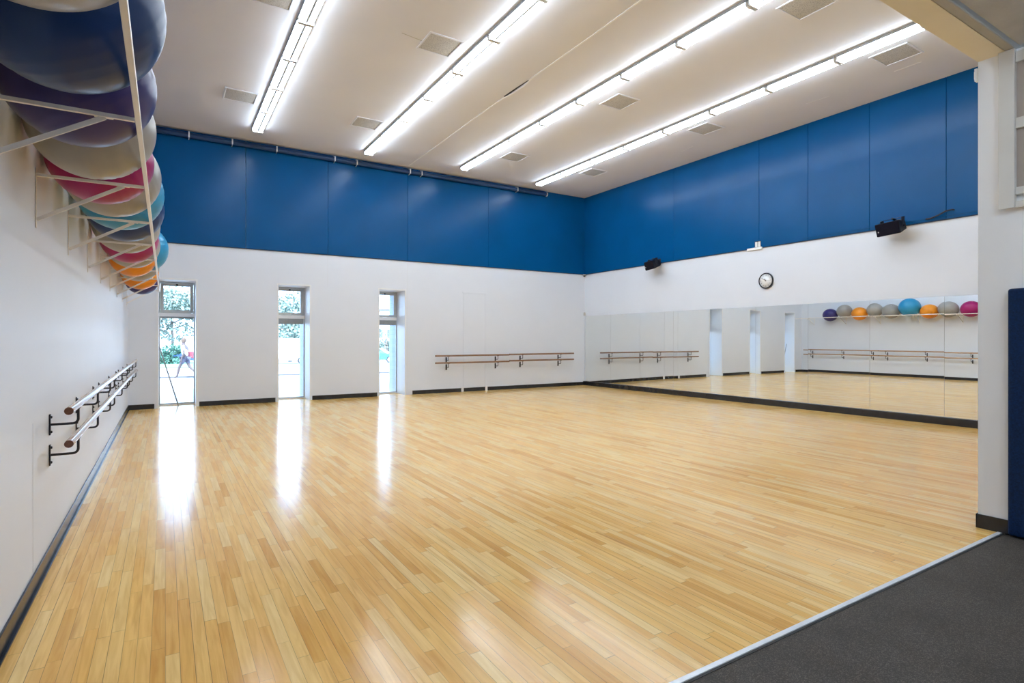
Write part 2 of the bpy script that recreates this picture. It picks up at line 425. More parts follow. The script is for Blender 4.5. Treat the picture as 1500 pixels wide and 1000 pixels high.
# ------------------------------------------------------------------ fluorescent strips
def make_light():
    r = empty('ceiling_light', (0,0,ZC))
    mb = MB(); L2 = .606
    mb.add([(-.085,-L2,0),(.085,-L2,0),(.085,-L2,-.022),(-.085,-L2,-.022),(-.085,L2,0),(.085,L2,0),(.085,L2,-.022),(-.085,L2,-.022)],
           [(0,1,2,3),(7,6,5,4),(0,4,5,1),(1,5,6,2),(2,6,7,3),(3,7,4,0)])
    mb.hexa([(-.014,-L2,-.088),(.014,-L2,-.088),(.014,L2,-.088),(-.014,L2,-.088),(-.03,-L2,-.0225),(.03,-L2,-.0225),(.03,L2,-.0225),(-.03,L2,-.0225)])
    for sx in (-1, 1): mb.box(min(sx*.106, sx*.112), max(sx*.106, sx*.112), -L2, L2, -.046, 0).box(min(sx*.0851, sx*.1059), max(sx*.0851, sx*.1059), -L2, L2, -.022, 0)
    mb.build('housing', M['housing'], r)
    for s in (-1, 1):
        MB().tube([(s*.064,-.575,-.064),(s*.064,.575,-.064)], .032, 14).build('tube', M['tube'], r)
        MB().box(-.1055, .1055, min(s*.577, s*.604), max(s*.577, s*.604), -.106, -.0222).build('lamp_holder', M['wmetal'], r, bevel=.006)
    return r
proto = make_light(); first = True
ordn = ['first', 'second', 'third', 'fourth', 'fifth', 'sixth', 'seventh', 'eighth']
rown = ['leftmost ceiling row', 'second ceiling row from left', 'third ceiling row from left', 'ceiling row nearest the mirrors']
for r, (x, y0) in enumerate(((1.70, 13.21), (4.20, 13.42), (6.73, 13.3), (9.27, 13.51))):
    for k in range(8):
        o = proto if first else copy_tree(proto); first = False
        o.location = (x, y0 - .61 - 1.226*k, ZC)
        nm = ('lit fluorescent strip, %s, %s from the back wall' % (rown[r], ordn[k]))
        tag(o, nm, 'ceiling light', 'fluorescent strips in ceiling rows')

for k, (x, y) in enumerate(((2.0,-.6), (2.0,-2.3), (4.0,.35), (4.0,-1.4))):  # unseen strips, added to brighten the partition and lobby ceiling
    o = copy_tree(proto); o.location = (x, y, 3.714)
    tag(o, 'lit fluorescent strip on the lobby ceiling, %s' % ('front left', 'rear left', 'front right', 'rear right')[k], 'ceiling light', 'fluorescent strips in the lobby')
# ------------------------------------------------------------------ ceiling vents
def make_vent():
    r = empty('ceiling_vent', (0,0,ZC)); q = .28; t = .028
    MB().box(-q,q,-q,-q+t,-.016,0).box(-q,q,q-t,q,-.016,0).box(-q,-q+t,-q+t,q-t,-.016,0).box(q-t,q,-q+t,q-t,-.016,0).build('frame', M['ceiling'], r, bevel=.003)
    MB().box(-q+t+.006,q-t-.006,-q+t+.006,q-t-.006,-.008,-.001).build('grille', M['grille'], r)
    MB().box(-q+t,q-t,-q+t,q-t,-.001,0).build('backing', M['ink'], r)
    return r
pv = make_vent(); first = True
vents = [(1.2,11.63,'square grey ceiling vent left of the leftmost light row, near the back wall'),
 (1.2,7.98,'square grey ceiling vent left of the leftmost lights, cut by the photo top edge'),
 (3.62,11.7,'square grey ceiling vent left of the second light row, near the back wall'),
 (3.62,7.98,'large square grey ceiling vent left of the second light row, with a crack beside it'),
 (7.44,11.9,'square grey ceiling vent right of the third light row, nearest the back wall'),
 (7.44,8.08,'square grey ceiling vent between third and fourth light rows, halfway along'),
 (7.44,4.38,'square grey ceiling vent between third and fourth light rows, cut by the top edge'),
 (9.97,11.88,'square grey ceiling vent right of the last light row, nearest the back wall'),
 (9.97,8.13,'square grey ceiling vent right of the last light row, halfway along'),
 (9.97,4.40,'square grey ceiling vent right of the last light row, nearest the opening')]
for x, y, lb in vents:
    o = pv if first else copy_tree(pv); first = False
    o.location = (x, y, ZC); tag(o, lb, 'vent', 'square vents in the ceiling')

# ------------------------------------------------------------------ pipe along the top of the back wall
p = empty('wall_pipe', (0, YB-.03, 5.95), label='long dark blue pipe along the top of the back wall', cat='pipe')
MB().tube([(XL+.04,-.075,0),(9.98,-.075,0)], .06, 20).build('pipe', M['bluepipe'], p)
MB().tube([(9.98,-.075,0),(10.02,-.075,0)], .064, 20).build('end_cap', M['clip'], p)
for x in (.44, 1.29, 2.23, 3.57, 4.12, 5.54, 5.87, 8.92):
    pts = [(x, 0, .085), (x, -.03, .088)] + [(x, -.075+.066*math.cos(a), .066*math.sin(a)) for a in [PI*.5 + PI*j/8 for j in range(9)]] + [(x, -.02, -.07), (x, 0, -.07)]
    mb = MB()
    for j in range(len(pts)-1): mb.bar(pts[j], pts[j+1], .028, .006, (1,0,0)) if False else mb.tube([pts[j], pts[j+1]], .008, 6)
    mb.box(x-.014, x+.014, -.15, -.14, -.06, .07)
    mb.build('clip', M['clip'], p)

# ------------------------------------------------------------------ mirrors
my = [14.2, 12.97, 11.73, 10.49, 9.27, 8.03, 6.79, 5.57, 4.35, 3.13, 1.92]
mrot = [(0,0), (.0006,0), (-.0004,.0004), (.0004,0), (0,-.0006), (.0008,.0006), (0,0), (.0002,.0008), (.0012,.0006), (0,0)]
def mirror_sheet(w, z0, z1, R=130.0, n=20):
    mb = MB(); vs = []; fs = []; zc = (z0+z1)/2
    for i in range(n+1):
        z = z0 + (z1-z0)*i/n; x = -.003 + (z-zc)**2/(2*R)
        vs += [(x, -w, z), (x, w, z)]
    for i in range(n): fs.append((2*i, 2*i+2, 2*i+3, 2*i+1))
    mb.add(vs, fs, True)
    k = len(vs); q = [(v[0]+.004, v[1], v[2]) for v in vs]
    fs = [(2*i+1, 2*i+3, 2*i+2, 2*i) for i in range(n)]
    mb.add(q, fs, True)
    rim = []
    for i in range(n): rim += [(2*i, k+2*i, k+2*i+2, 2*i+2), (2*i+1, 2*i+3, k+2*i+3, k+2*i+1)]
    rim += [(0, 1, k+1, k), (2*n, k+2*n, k+2*n+1, 2*n+1)]
    mb.add(vs+q, rim)
    return mb
ml = ['first', 'second', 'third', 'fourth', 'fifth', 'sixth', 'seventh', 'eighth', 'ninth', 'tenth']
for k in range(10):
    y1, y0 = my[k], my[k+1]; yc = (y0+y1)/2
    o = empty('wall_mirror', (XR-.02, yc, 1.19), label='frameless wall mirror panel, %s from the back corner of the studio' % ml[k], cat='mirror', group='mirror panels along the right wall')
    w = (y1-y0)/2 - .0015
    mirror_sheet(w, -1.058, 1.048).build('glass', M['mirror'], o)
    MB().box(.0075, .016, -w, w, -1.058, 1.048).build('backing', M['greyink'], o)
    o.rotation_euler = (0, mrot[k][0], mrot[k][1])

# ------------------------------------------------------------------ ballet barres
def arc(c, a0, a1, r, u, v, n=6):
    c = Vector(c); u = Vector(u); v = Vector(v)
    return [c + u*(r*math.cos(a0+(a1-a0)*i/n)) + v*(r*math.sin(a0+(a1-a0)*i/n)) for i in range(n+1)]
def make_barre(name, axis, a, b, brks, zr, out, label, group):
    """axis 'y': on the left wall reaching +X; axis 'x': on the back wall reaching -Y"""
    z = zr
    org = (XL+.0015, (a+b)/2, z) if axis == 'y' else ((a+b)/2, YB-.0015, z)
    e = empty(name, org, label=label, cat='barre', group=group)
    def P(along, dist, dz):
        return (dist, along, dz) if axis == 'y' else (along, -dist, dz)
    h = (b-a)/2; c0 = (a+b)/2
    rod = MB().tube([P(-h, out, 0), P(h, out, 0)], .024, 16, caps=False).build('rod', M['wood' if axis == 'y' else 'woodx'], e)
    for s in (-1, 1):
        MB().tube([P(s*h, out, 0), P(s*(h+.004), out, 0)], .0238, 16).build('rod_end', M['endgrain'], rod)
    for k in brks:
        t = k - c0; mb = MB()
        if axis == 'y': mb.box(0, .007, t-.016, t+.016, -.20, -.06)
        else: mb.box(t-.022, t+.022, -.009, 0, -.205, -.045)
        for dz in (-.18, -.08):
            mb.tube([P(t, .006, dz), P(t, .016, dz)], [.011, .007], 8)
        u = Vector(P(0, 1, 0)); w = Vector((0,0,1))
        pts = [P(t, .005, -.13), P(t, out-.03, -.13)] + arc(P(t, out-.03, -.10), -PI/2, 0, .03, u, w)[1:] + [P(t, out, -.022)]
        mb.tube(pts, .0085, 10)
        if axis == 'y': mb.box(out-.012, out+.012, t-.03, t+.03, -.029, -.0215)
        else: mb.box(t-.03, t+.03, -out-.012, -out+.012, -.029, -.0215)
        mb.build('wall_mount', M['iron'], e)
    return e
G1 = 'double barres on the left wall'; G2 = 'double barres on the back wall'
for nm, a, b, br in (('nearest the camera', 4.42, 7.78, (4.86, 6.18, 7.5)), ('middle of three along the wall', 7.80, 11.03, (8.1, 9.46, 10.78)), ('farthest along, by the back wall', 11.05, 14.06, (11.3, 12.46, 13.76))):
    make_barre('ballet_barre', 'y', a, b, br, 1.05, .155, 'upper wooden barre on the left wall, ' + nm, G1)
    make_barre('ballet_barre', 'y', a, b, br, .845, .155, 'lower wooden barre on the left wall, ' + nm, G1)
for nm, a, b, br, dz in (('left half, beside the third window', 6.27, 8.62, (6.66, 8.24), 0), ('right half, toward the mirror corner', 8.64, 11.02, (9.1, 10.52), .02)):
    make_barre('ballet_barre', 'x', a, b, br, 1.03+dz*.4, .155, 'upper brown barre on the back wall, ' + nm, G2)
    make_barre('ballet_barre', 'x', a, b, br, .835+dz*.8, .155, 'lower brown barre on the back wall, ' + nm, G2)

# ------------------------------------------------------------------ ball rack on the left wall
XRAIL, ZRAIL = -.107, 2.515
BR0 = 4.39
rk = empty('ball_rack', (XL, 4.39, ZRAIL), label='long white wall rack of rails and angled brackets holding exercise balls', cat='rack')
RY0, RY1 = .9, 14.2
MB().bar((XRAIL-XL, RY0-4.39, 0), (XRAIL-XL, RY1-4.39, 0), .022, .03).build('front_rail', M['rack'], rk, bevel=.003)
for k in range(-2, 8):
    y = 1.33*k; mb = MB()
    mb.box(0.001, .006, y-.012, y+.012, -.345, .02)
    mb.box(.006, XRAIL-XL-.011, y-.009, y+.009, -.033, -.0155)
    mb.bar((.006, y, -.295), (.44, y, -.034), .022, .008, (0,1,0))
    mb.box(.40, .47, y-.014, y+.014, -.0355, -.0335)
    mb.build('bracket', M['rack'], rk, bevel=.0015, seg=1)

def ball_rest(r, y):
    """centre of a ball resting against the wall, on the rail's inner edge or on a bracket arm"""
    gap = XRAIL - .0115 - XL; d = gap - r - .002
    z = ZRAIL + .0155 + math.sqrt(max(r*r - d*d, .0005))
    dy = max(0, min(abs(y - 1.33*k - BR0) for k in range(-2, 8)) - .010)
    if dy < r: z = max(z, ZRAIL - .0145 + math.sqrt(r*r - dy*dy))
    return Vector((XL + r + .002, y, z))
def make_ball(r, color, p, label, tilt):
    prof = [(0, -r)]
    n = 60
    for i in range(1, n):
        a = -PI/2 + PI*i/n
        g = 0
        if .12 < abs(a) < .62 and i % 3 == 0: g = .0022      # moulded anti-slip rings
        prof.append(((r-g)*math.cos(a), (r-g)*math.sin(a)))
    prof.append((0, r))
    o = MB().lathe(prof, 64).build('exercise_ball', M['ball_'+color])
    o.location = p; o.rotation_euler = tilt
    MB().lathe([(0,-.004),(.010,-.004),(.010,.0),(.008,.0005),(0,.0005)], 16, Matrix.Translation((0,0,r-.0005))).build('valve_plug', M['wplastic'], o)
    return tag(o, label, 'exercise ball', 'exercise balls on the wall rack')
BALLS = [
 (0.283, 12.870,'purple','small dark purple exercise ball at the far end of the rack'),
 (0.287, 12.290,'grey','grey exercise ball beside the small purple ball at the far end'),
 (0.285, 11.710,'orange','farthest orange exercise ball, between two grey balls'),
 (0.290, 11.130,'grey','grey exercise ball just before the farthest orange ball'),
 (0.300, 10.540,'grey','grey exercise ball just beyond the large far light blue ball'),
 (0.355, 9.890,'light blue','largest light blue exercise ball at the far half of the rack'),
 (0.284, 9.285,'orange','low sitting orange exercise ball next to the large far light blue ball'),
 (0.305, 8.700,'grey','grey exercise ball between the far magenta ball and an orange ball'),
 (0.300, 8.050,'magenta','far magenta exercise ball, rightmost ball seen in the mirror'),
 (0.310, 7.300,'grey','grey exercise ball behind the second navy ball, before the far magenta ball'),
 (0.330, 6.620,'navy','smaller navy blue exercise ball behind the nearer light blue ball'),
 (0.330, 5.930,'light blue','light blue exercise ball in front of the second navy ball'),
 (0.320, 5.250,'grey','grey exercise ball between the near magenta ball and a light blue ball'),
 (0.300, 4.620,'magenta','magenta exercise ball nearest the camera, with grey balls on both sides'),
 (0.310, 3.990,'grey','pale grey exercise ball between the near purple ball and the magenta ball'),
 (0.315, 3.360,'purple','dark purple exercise ball between the big navy ball and a grey ball'),
 (0.335, 2.700,'navy','big dark navy exercise ball at the top left corner, below the grey one'),
 (0.330, 2.020,'grey','silver grey exercise ball nearest the camera, cut by the top edge of the photo')]
for r, y, c, lb in BALLS:
    make_ball(r, c, ball_rest(r, y), lb, (random.uniform(.2,1.2), random.uniform(-.5,.5), random.uniform(0,6)))

# ------------------------------------------------------------------ right wall: speakers, clock, plate, sensors
def make_speaker(y, z, yaw, label):
    e = empty('wall_speaker', (XR-.03, y, z), label=label, cat='speaker', group='black wall speakers')
    R = Matrix.Translation((-.22, 0, -.02)) @ Matrix.Rotation(yaw, 4, 'Z') @ Matrix.Rotation(math.radians(-14), 4, 'Y')
    def T(vs): return [R @ Vector(v) for v in vs]
    # tapered cabinet: wide baffle faces the room (-X), narrower back
    fw, fh, bw, bh, dp = .25, .12, .15, .075, .13
    vs = [(-dp,-fw,-fh),(dp,-bw,-bh),(dp,bw,-bh),(-dp,fw,-fh),(-dp,-fw,fh),(dp,-bw,bh),(dp,bw,bh),(-dp,fw,fh)]
    MB().hexa(T(vs)).build('cabinet', M['plastic'], e, bevel=.012)
    MB().hexa(T([(-dp-.012,-fw+.012,-fh+.012),(-dp-.0005,-fw+.006,-fh+.006),(-dp-.0005,fw-.006,-fh+.006),(-dp-.012,fw-.012,-fh+.012),
                 (-dp-.012,-fw+.012,fh-.012),(-dp-.0005,-fw+.006,fh-.006),(-dp-.0005,fw-.006,fh-.006),(-dp-.012,fw-.012,fh-.012)])).build('grille', M['cloth'], e, bevel=.005)
    MB().lathe([(0,.003),(.012,.003),(.012,0)], 16, R @ Matrix.Translation((-dp-.0125,.185,-.03)) @ Matrix.Rotation(-PI/2,4,'Y')).build('badge', M['clip'], e)
    mb = MB()
    for s in (-1, 1):
        mb.hexa(T([(-.06,s*.212-.004,-.03),(.06,s*.175-.004,-.03),(.06,s*.175+.004,-.03),(-.06,s*.212+.004,-.03),
                   (-.02,s*.22-.004,.155),(.05,s*.22-.004,.155),(.05,s*.22+.004,.155),(-.02,s*.22+.004,.155)]))
    mb.hexa(T([(-.02,-.22,.15),(.05,-.22,.15),(.05,.22,.15),(-.02,.22,.15),(-.02,-.22,.157),(.05,-.22,.157),(.05,.22,.157),(-.02,.22,.157)]))
    mb.build('yoke', M['iron'], e)
    for s in (-1, 1):
        MB().tube(T([(.01,s*.19,.0),(.01,s*.235,.0)]), .022, 14).build('knob', M['plastic'], e)
    mb = MB().box(-.012, 0, -.07, .07, -.03, .15)
    mb.tube([(-.01,0,.09),(-.1,0,.12),tuple(R @ Vector((.02,0,.16)))], .02, 10)
    mb.build('wall_bracket', M['iron'], e, bevel=.003)
    return e
make_speaker(11.0, 3.55, math.radians(-19), 'black tilted speaker on the right wall, farther one near the back corner')
make_speaker(5.06, 3.56, math.radians(-19), 'black tilted speaker on the right wall, nearer one above the mirrored balls')
# loose cable by the nearer speaker
c = MB().tube([(XR-.035,4.62,3.64),(XR-.07,4.55,3.63),(XR-.09,4.42,3.66),(XR-.08,4.30,3.72),(XR-.05,4.22,3.73),(XR-.035,4.2,3.72)], .014, 8).build('speaker_cable', M['iron'])
tag(c, 'short black cable loop on the blue band right of the nearer speaker', 'cable')

ck = empty('wall_clock', (XR, 7.77, 2.815), label='round wall clock with black rim and white face on the right wall', cat='clock')
CK = Matrix.Rotation(-PI/2, 4, 'Y')       # local +z of the lathe looks into the room
MB().lathe([(.165,.0),(.178,.004),(.178,.035),(.172,.045),(.160,.045),(.155,.03)], 64, CK).build('rim', M['iron'], ck)
MB().lathe([(0,.028),(.158,.028),(.158,.0),(0,0)], 64, CK).build('face', M['face'], ck)
def clock_pt(ang, r, d): # ang clockwise from 12 as seen from the room: viewer looks along +X, right is -Y
    return Vector((-d, -math.sin(ang)*r, math.cos(ang)*r))
def hand(name, ang, r0, r1, w, d, mat):
    a, b = clock_pt(ang, r0, d), clock_pt(ang, r1, d)
    MB().bar(a, b, w, .002, (1,0,0)).build(name, mat, ck)
hand('hour_hand', math.radians(325), -.015, .055, .012, .033, M['ink'])
hand('minute_hand', math.radians(302), -.02, .10, .008, .036, M['greyink'])
hand('second_hand', math.radians(90), -.03, .11, .003, .039, M['greyink'])
MB().lathe([(.010,.03),(.010,.042),(0,.042)], 16, CK).build('hub', M['ink'], ck)
dg = bpy.context.evaluated_depsgraph_get()
for n in range(1, 13):
    cu = bpy.data.curves.new('numeral', 'FONT'); cu.body = str(n); cu.size = .042; cu.extrude = .0008
    cu.align_x = 'CENTER'; cu.align_y = 'CENTER'
    t = bpy.data.objects.new('numeral', cu); col.objects.link(t); bpy.context.view_layer.update()
    me = bpy.data.meshes.new_from_object(t.evaluated_get(bpy.context.evaluated_depsgraph_get()))
    bpy.data.objects.remove(t); me.materials.clear(); me.materials.append(M['greyink'])
    o = bpy.data.objects.new('numeral', me); col.objects.link(o); o.parent = ck
    o.location = clock_pt(2*PI*n/12, .122, .0295)
    o.rotation_euler = (PI/2, 0, -PI/2)
sp = empty('switch_plate', (XR-.03, 7.96, 3.665), label='white double switch plate with dark edge at the bottom of the blue band', cat='switch')
MB().box(-.008, 0, -.075, .085, -.07, .075).build('plate', M['iron'], sp, bevel=.002)
for s in (-1, 1): MB().box(-.014, -.0085, s*.038-.027, s*.038+.033, -.06, .06).build('switch', M['wplastic'], sp, bevel=.003)
cv = MB().box(XR-.05, XR-.0005, 7.86, 8.24, 3.545, 3.60).build('cord_cover', M['wplastic'], bevel=.004)
tag(cv, 'short white cable cover under the double switch plate above the clock', 'cable cover')
dm = empty('dome_camera_mount', (XR-.07, YB-.07, ZB-.0145), label='small pale dome camera in the back corner under the blue band', cat='camera')
MB().lathe([(0,0),(.06,0),(.062,-.02),(.055,-.03),(0,-.03)], 24).build('base', M['gplastic'], dm)
MB().lathe([(.04,-.03),(.038,-.05),(.025,-.066),(0,-.072)], 24).build('dome', M['plastic'], dm)
ms = empty('motion_sensor', (XR-.04, YB-.04, 2.30), rz=math.radians(45), label='small beige motion sensor in the back corner just above the mirror', cat='sensor')
MB().hexa([(-.03,-.035,-.05),(.03,-.035,-.05),(.035,.03,-.05),(-.035,.03,-.05),(-.045,-.03,.05),(.045,-.03,.05),(.045,.03,.05),(-.045,.03,.05)]).build('housing', M['gplastic'], ms, bevel=.01)
MB().box(-.026,.026,-.038,-.03,-.02,.02).build('lens', M['wplastic'], ms, bevel=.003)

# ------------------------------------------------------------------ partition: transom frame, sensor, blue pad
tf = empty('wall_panel_frame', (XP, 1.70, 2.49), label='pale framed panel with vertical board high on the partition at right', cat='panel')
MB().add([(0,0,.03),(-.05,0,.0),(-.05,0,1.205),(0,0,1.205),(0,-.10,.03),(-.05,-.10,.0),(-.05,-.10,1.205),(0,-.10,1.205)],
         [(0,1,2,3),(7,6,5,4),(0,4,5,1),(1,5,6,2),(2,6,7,3),(3,7,4,0)]).build('stile', M['stile'], tf, bevel=.004)
for z0, z1 in ((0,.05), (.10,.155), (.60,.68), (1.10,1.18)):
    MB().box(-.035, 0, -1.3, -.1005, z0, z1).build('rail', M['stile'], tf, bevel=.003)
for z0, z1 in ((.155,.60), (.68,1.10)):
    MB().box(-.008, 0, -1.3, -.1005, z0, z1).build('panel', M['louver'], tf)
s = empty('door_contact_switch', (XP, 1.84, 3.6), label='tiny white box at the top edge of the partition', cat='sensor')
MB().box(-.014,.03,.0005,.02,-.05,.05).build('housing', M['wplastic'], s, bevel=.003)
MB().box(-.006,.02,.02,.024,-.03,.03).build('lid', M['wmetal'], s)
pad = empty('wall_pad', (XP-.013, .95, .01), label='tall dark blue padded panel against the partition at right edge', cat='pad')
MB().box(-.05, 0, -.7, .69, 0, 1.87).build('cover', M['bluemat'], pad, bevel=.02, seg=3)
MB().box(-.054, -.0505, -.7, .58, .05, 1.74).build('front_panel', M['bluemat'], pad, bevel=.0015)
# ------------------------------------------------------------------ pole leaning in the first window
pl = empty('leaning_pole', (.25, 14.62, 0), label='thin pole leaning across the leftmost window', cat='pole')
a, b, = Vector((0,0,.004)), Vector((-.362, -.02, 1.33))
MB().tube([a, a.lerp(b,.42)], .014, 10).build('lower_section', M['greyink'], pl)
MB().tube([a.lerp(b,.42), a.lerp(b,.47)], .018, 10).build('collar', M['wplastic'], pl)
MB().tube([a.lerp(b,.47), b], .013, 10).build('upper_section', M['greyink'], pl)

# ------------------------------------------------------------------ outside
def gz(x, y): return -.03 - .02*max(0, y*.85 + x*.526 - 15)
def ground(name, poly, mat, dz, n=12):
    return None
M['pave'] = pm('pale_concrete_paving', (.27,.285,.31), .8, var=.05, scale=.6)
M['kerb'] = pm('grey_kerb_stone', (.10,.10,.105), .8, var=.05)
M['grass'] = pm('lawn_grass', (.13,.22,.14), .9, var=.3, scale=3, bump=.4)
M['leaf'] = pm('green_leaves', (.19,.25,.205), .6, var=.4, scale=1.3)
M['leaf2'] = pm('dark_green_leaves', (.08,.19,.14), .6, var=.3, scale=1.5)
M['bark'] = pm('bark', (.22,.18,.15), .9, var=.3, scale=8)
M['carblue'] = pm('blue_car_paint', (.05,.10,.30), .25, var=.03, coat=.8)
M['carcyan'] = pm('cyan_car_paint', (.04,.55,.68), .25, var=.03, coat=.8)
M['vanwhite'] = pm('white_van_paint', (.85,.86,.88), .3, var=.01, coat=.5)
M['tyre'] = pm('tyre_rubber', (.03,.03,.035), .8)
M['carglass'] = pm('tinted_car_glass', (.05,.07,.09), .1, var=.02)
M['render'] = pm('white_building_render', (.80,.81,.82), .8, var=.03)
M['bwin'] = pm('grey_building_glass', (.10,.11,.12), .2, var=.05)
M['skin'] = pm('skin', (.09,.06,.055), .55, var=.05)
M['shirt'] = pm('white_shirt_cloth', (.85,.84,.86), .8, var=.03)
M['pants'] = pm('grey_shorts_cloth', (.09,.085,.12), .8, var=.08)
M['bag'] = pm('red_bag_cloth', (.30,.06,.08), .7, var=.08)
M['hair'] = pm('brown_hair', (.10,.06,.04), .7, var=.2)

mb = MB()     # sloping paved yard
ys = [YE, 17.6, 20, 30, 45, 60, 80, 110]
def slab(mb, x0, x1, y0, y1, dz):
    q = [(x0,y0),(x1,y0),(x1,y1),(x0,y1)]
    mb.hexa([(x,y,gz(x,y)+dz-.2) for x, y in q] + [(x,y,gz(x,y)+dz) for x, y in q])
xs2 = [-40 + 8*i for i in range(13)]
vs = []; fs = []
for y in ys:
    for x in xs2: vs.append((x, y, gz(x,y)))
nx = len(xs2)
for j in range(len(ys)-1):
    for i in range(nx-1): fs.append((j*nx+i, j*nx+i+1, (j+1)*nx+i+1, (j+1)*nx+i))
mb.add(vs, fs); struct(mb.build('ground', M['pave']))
mb = MB()
for i in range(20): slab(mb, -16+1.2*i*2, -16+1.2*(i+1)*2, 28.8, 29.05, .06)
struct(mb.build('ground_kerb', M['kerb']))
mb = MB()
for i in range(10):
    for j in range(4): slab(mb, -14+2*i, -12+2*i, 44+5*j, 49+5*j, .05)
struct(mb.build('ground_lawn', M['grass']))

def leaves(n, c, rad, size, rnd, name, mat, parent):
    vs = []; fs = []
    blobs = [(Vector((rnd.gauss(0,.42)*rad[0], rnd.gauss(0,.42)*rad[1], rnd.uniform(-.8,.8)*rad[2])), rnd.uniform(.35,.6)) for _ in range(14)]
    for _ in range(n):
        bc, br = rnd.choice(blobs)
        d = Vector((rnd.gauss(0,1), rnd.gauss(0,1), rnd.gauss(0,1))).normalized()*br*rnd.uniform(.55,1)
        p = Vector(c) + bc + Vector((d.x*rad[0], d.y*rad[1], d.z*rad[2]))
        q = Quaternion((rnd.gauss(0,1), rnd.gauss(0,1), rnd.gauss(0,1), rnd.gauss(0,1))).normalized()
        s = size*rnd.uniform(.6,1.3); k = len(vs)
        for u, v, w in ((0,-1,0), (.5,0,.12), (0,1,0), (-.5,0,.12)): vs.append(p + q @ Vector((u*s, v*s, w*s)))
        fs.append((k, k+1, k+2, k+3))
    return MB().add(vs, fs).build(name, mat, parent)
def tree(name, x, y, h, rad, label, cat, mat, n, size, seed, trunk=True):
    rnd = random.Random(seed); z = gz(x, y) - .05
    e = empty(name, (x, y, z), label=label, cat=cat, group='trees outside the windows' if trunk else None)
    if trunk:
        mb = MB().tube([(0,0,0),(.05,0,h*.3),(-.05,.05,h*.6),(0,0,h*.85)], [.2,.15,.11,.04], 10)
        for k in range(6):
            a = rnd.uniform(0,6.28); z0 = h*rnd.uniform(.35,.6)
            mb.tube([(0,0,z0),(math.cos(a)*rad[0]*.35,math.sin(a)*rad[1]*.35,z0+h*.12),(math.cos(a)*rad[0]*.7,math.sin(a)*rad[1]*.7,z0+h*.2)], [.08,.05,.02], 7)
        mb.build('trunk', M['bark'], e)
        leaves(n, (0,0,h*.66), rad, size, rnd, 'crown', mat, e)
    else:
        mb = MB()
        for k in range(9):
            a = rnd.uniform(0,6.28)
            mb.tube([(0,0,0),(math.cos(a)*rad[0]*.3,math.sin(a)*rad[1]*.3,h*.4),(math.cos(a)*rad[0]*.6,math.sin(a)*rad[1]*.6,h*.7)], [.04,.03,.01], 6)
        mb.build('stems', M['bark'], e)
        leaves(n, (0,0,h*.5), rad, size, rnd, 'foliage', mat, e)
    return e
def at(px, depth):           # ground point seen at image column px at a given view depth
    xn = (px-750)/820.7; s, c = math.sin(math.radians(31.75)), math.cos(math.radians(31.75))
    return depth*(s + c*xn), depth*(c - s*xn)
x, y = at(252, 62); tree('tree', x, y, 7.6, (5.5,3,3.0), 'pale green tree filling the leftmost window view', 'tree', M['leaf'], 5200, .22, 3)
x, y = at(425, 58); tree('tree', x, y, 6.4, (3.4,2.6,2.5), 'pale green tree behind the white van in the middle window', 'tree', M['leaf'], 3200, .20, 5)
x, y = at(567, 66); tree('tree', x, y, 3.6, (1.5,1.2,1.3), 'small tree between the cyan car and white building', 'tree', M['leaf'], 1200, .14, 8)
x, y = at(240, 48); tree('bush', x, y, 2.1, (1.8,1.2,1.1), 'dark green bush outside the leftmost window, left of the blue car', 'bush', M['leaf2'], 2600, .13, 11, trunk=False)

def car(name, x, y, rz, paint, label, cat='car', van=False):
    e = empty(name, (x, y, gz(x, y)), rz, label, cat)
    L, Wd = (5.2, 1.0) if van else (4.3, .88)
    if van: prof = [(-2.6,.35),(2.55,.35),(2.6,.9),(2.2,1.15),(1.6,2.0),(1.2,2.25),(-2.5,2.25),(-2.6,2.1)]
    else: prof = [(-2.1,.3),(2.1,.3),(2.15,.62),(1.9,.80),(1.05,.95),(.35,1.42),(-.9,1.45),(-1.7,1.0),(-2.1,.95)]
    n = len(prof)
    vs = [(px_, -Wd*(.86 if pz > 1.2 else 1), pz) for px_, pz in prof] + [(px_, Wd*(.86 if pz > 1.2 else 1), pz) for px_, pz in prof]
    fs = [tuple(range(n)), tuple(reversed(range(n, 2*n)))] + [(i, i+n, (i+1)%n+n, (i+1)%n) for i in range(n)]
    MB().add(vs, fs).build('body', paint, e, bevel=.05, seg=3)
    for sx in (-1.3 if not van else -1.7, 1.32 if not van else 1.7):
        for sy in (-1, 1):
            w = MB().tube([(sx, sy*(Wd-.16), .33), (sx, sy*(Wd+.02), .33)], .33, 24).build('wheel', M['tyre'], e)
            MB().tube([(sx, sy*(Wd+.0), .33), (sx, sy*(Wd+.03), .33)], .2, 16).build('hubcap', M['clip'], w)
    if van: wins = [[(1.35,1.25),(2.05,1.25),(1.55,1.95),(1.3,1.95)]]
    else: wins = [[(-.1,.98),(.85,.98),(.3,1.36),(-.1,1.38)], [(-1.35,.98),(-.18,.98),(-.18,1.38),(-.9,1.38)]]
    for wv in wins:
        for sy in (-1, 1):
            o1 = sy*(Wd*.96+.02); o2 = sy*(Wd*.86+.035)
            q = [(wv[0][0], o1, wv[0][1]), (wv[1][0], o1, wv[1][1]), (wv[2][0], o2, wv[2][1]), (wv[3][0], o2, wv[3][1])]
            q2 = [(a_, b_*.985, c_) for a_, b_, c_ in q]
            MB().hexa(q + q2).build('side_window', M['carglass'], e)
    return e
x, y = at(273, 52); car('parked_car', x, y, math.radians(175), M['carblue'], 'blue car outside the leftmost window, beyond the bush')
x, y = at(553, 55); car('parked_car', x, y, math.radians(-28), M['carcyan'], 'cyan car partly visible in the rightmost window')
x, y = at(415, 50); car('delivery_van', x, y, math.radians(-20), M['vanwhite'], 'white van outside the middle window in front of the tree', 'van', True)
x, y = at(556, 90)
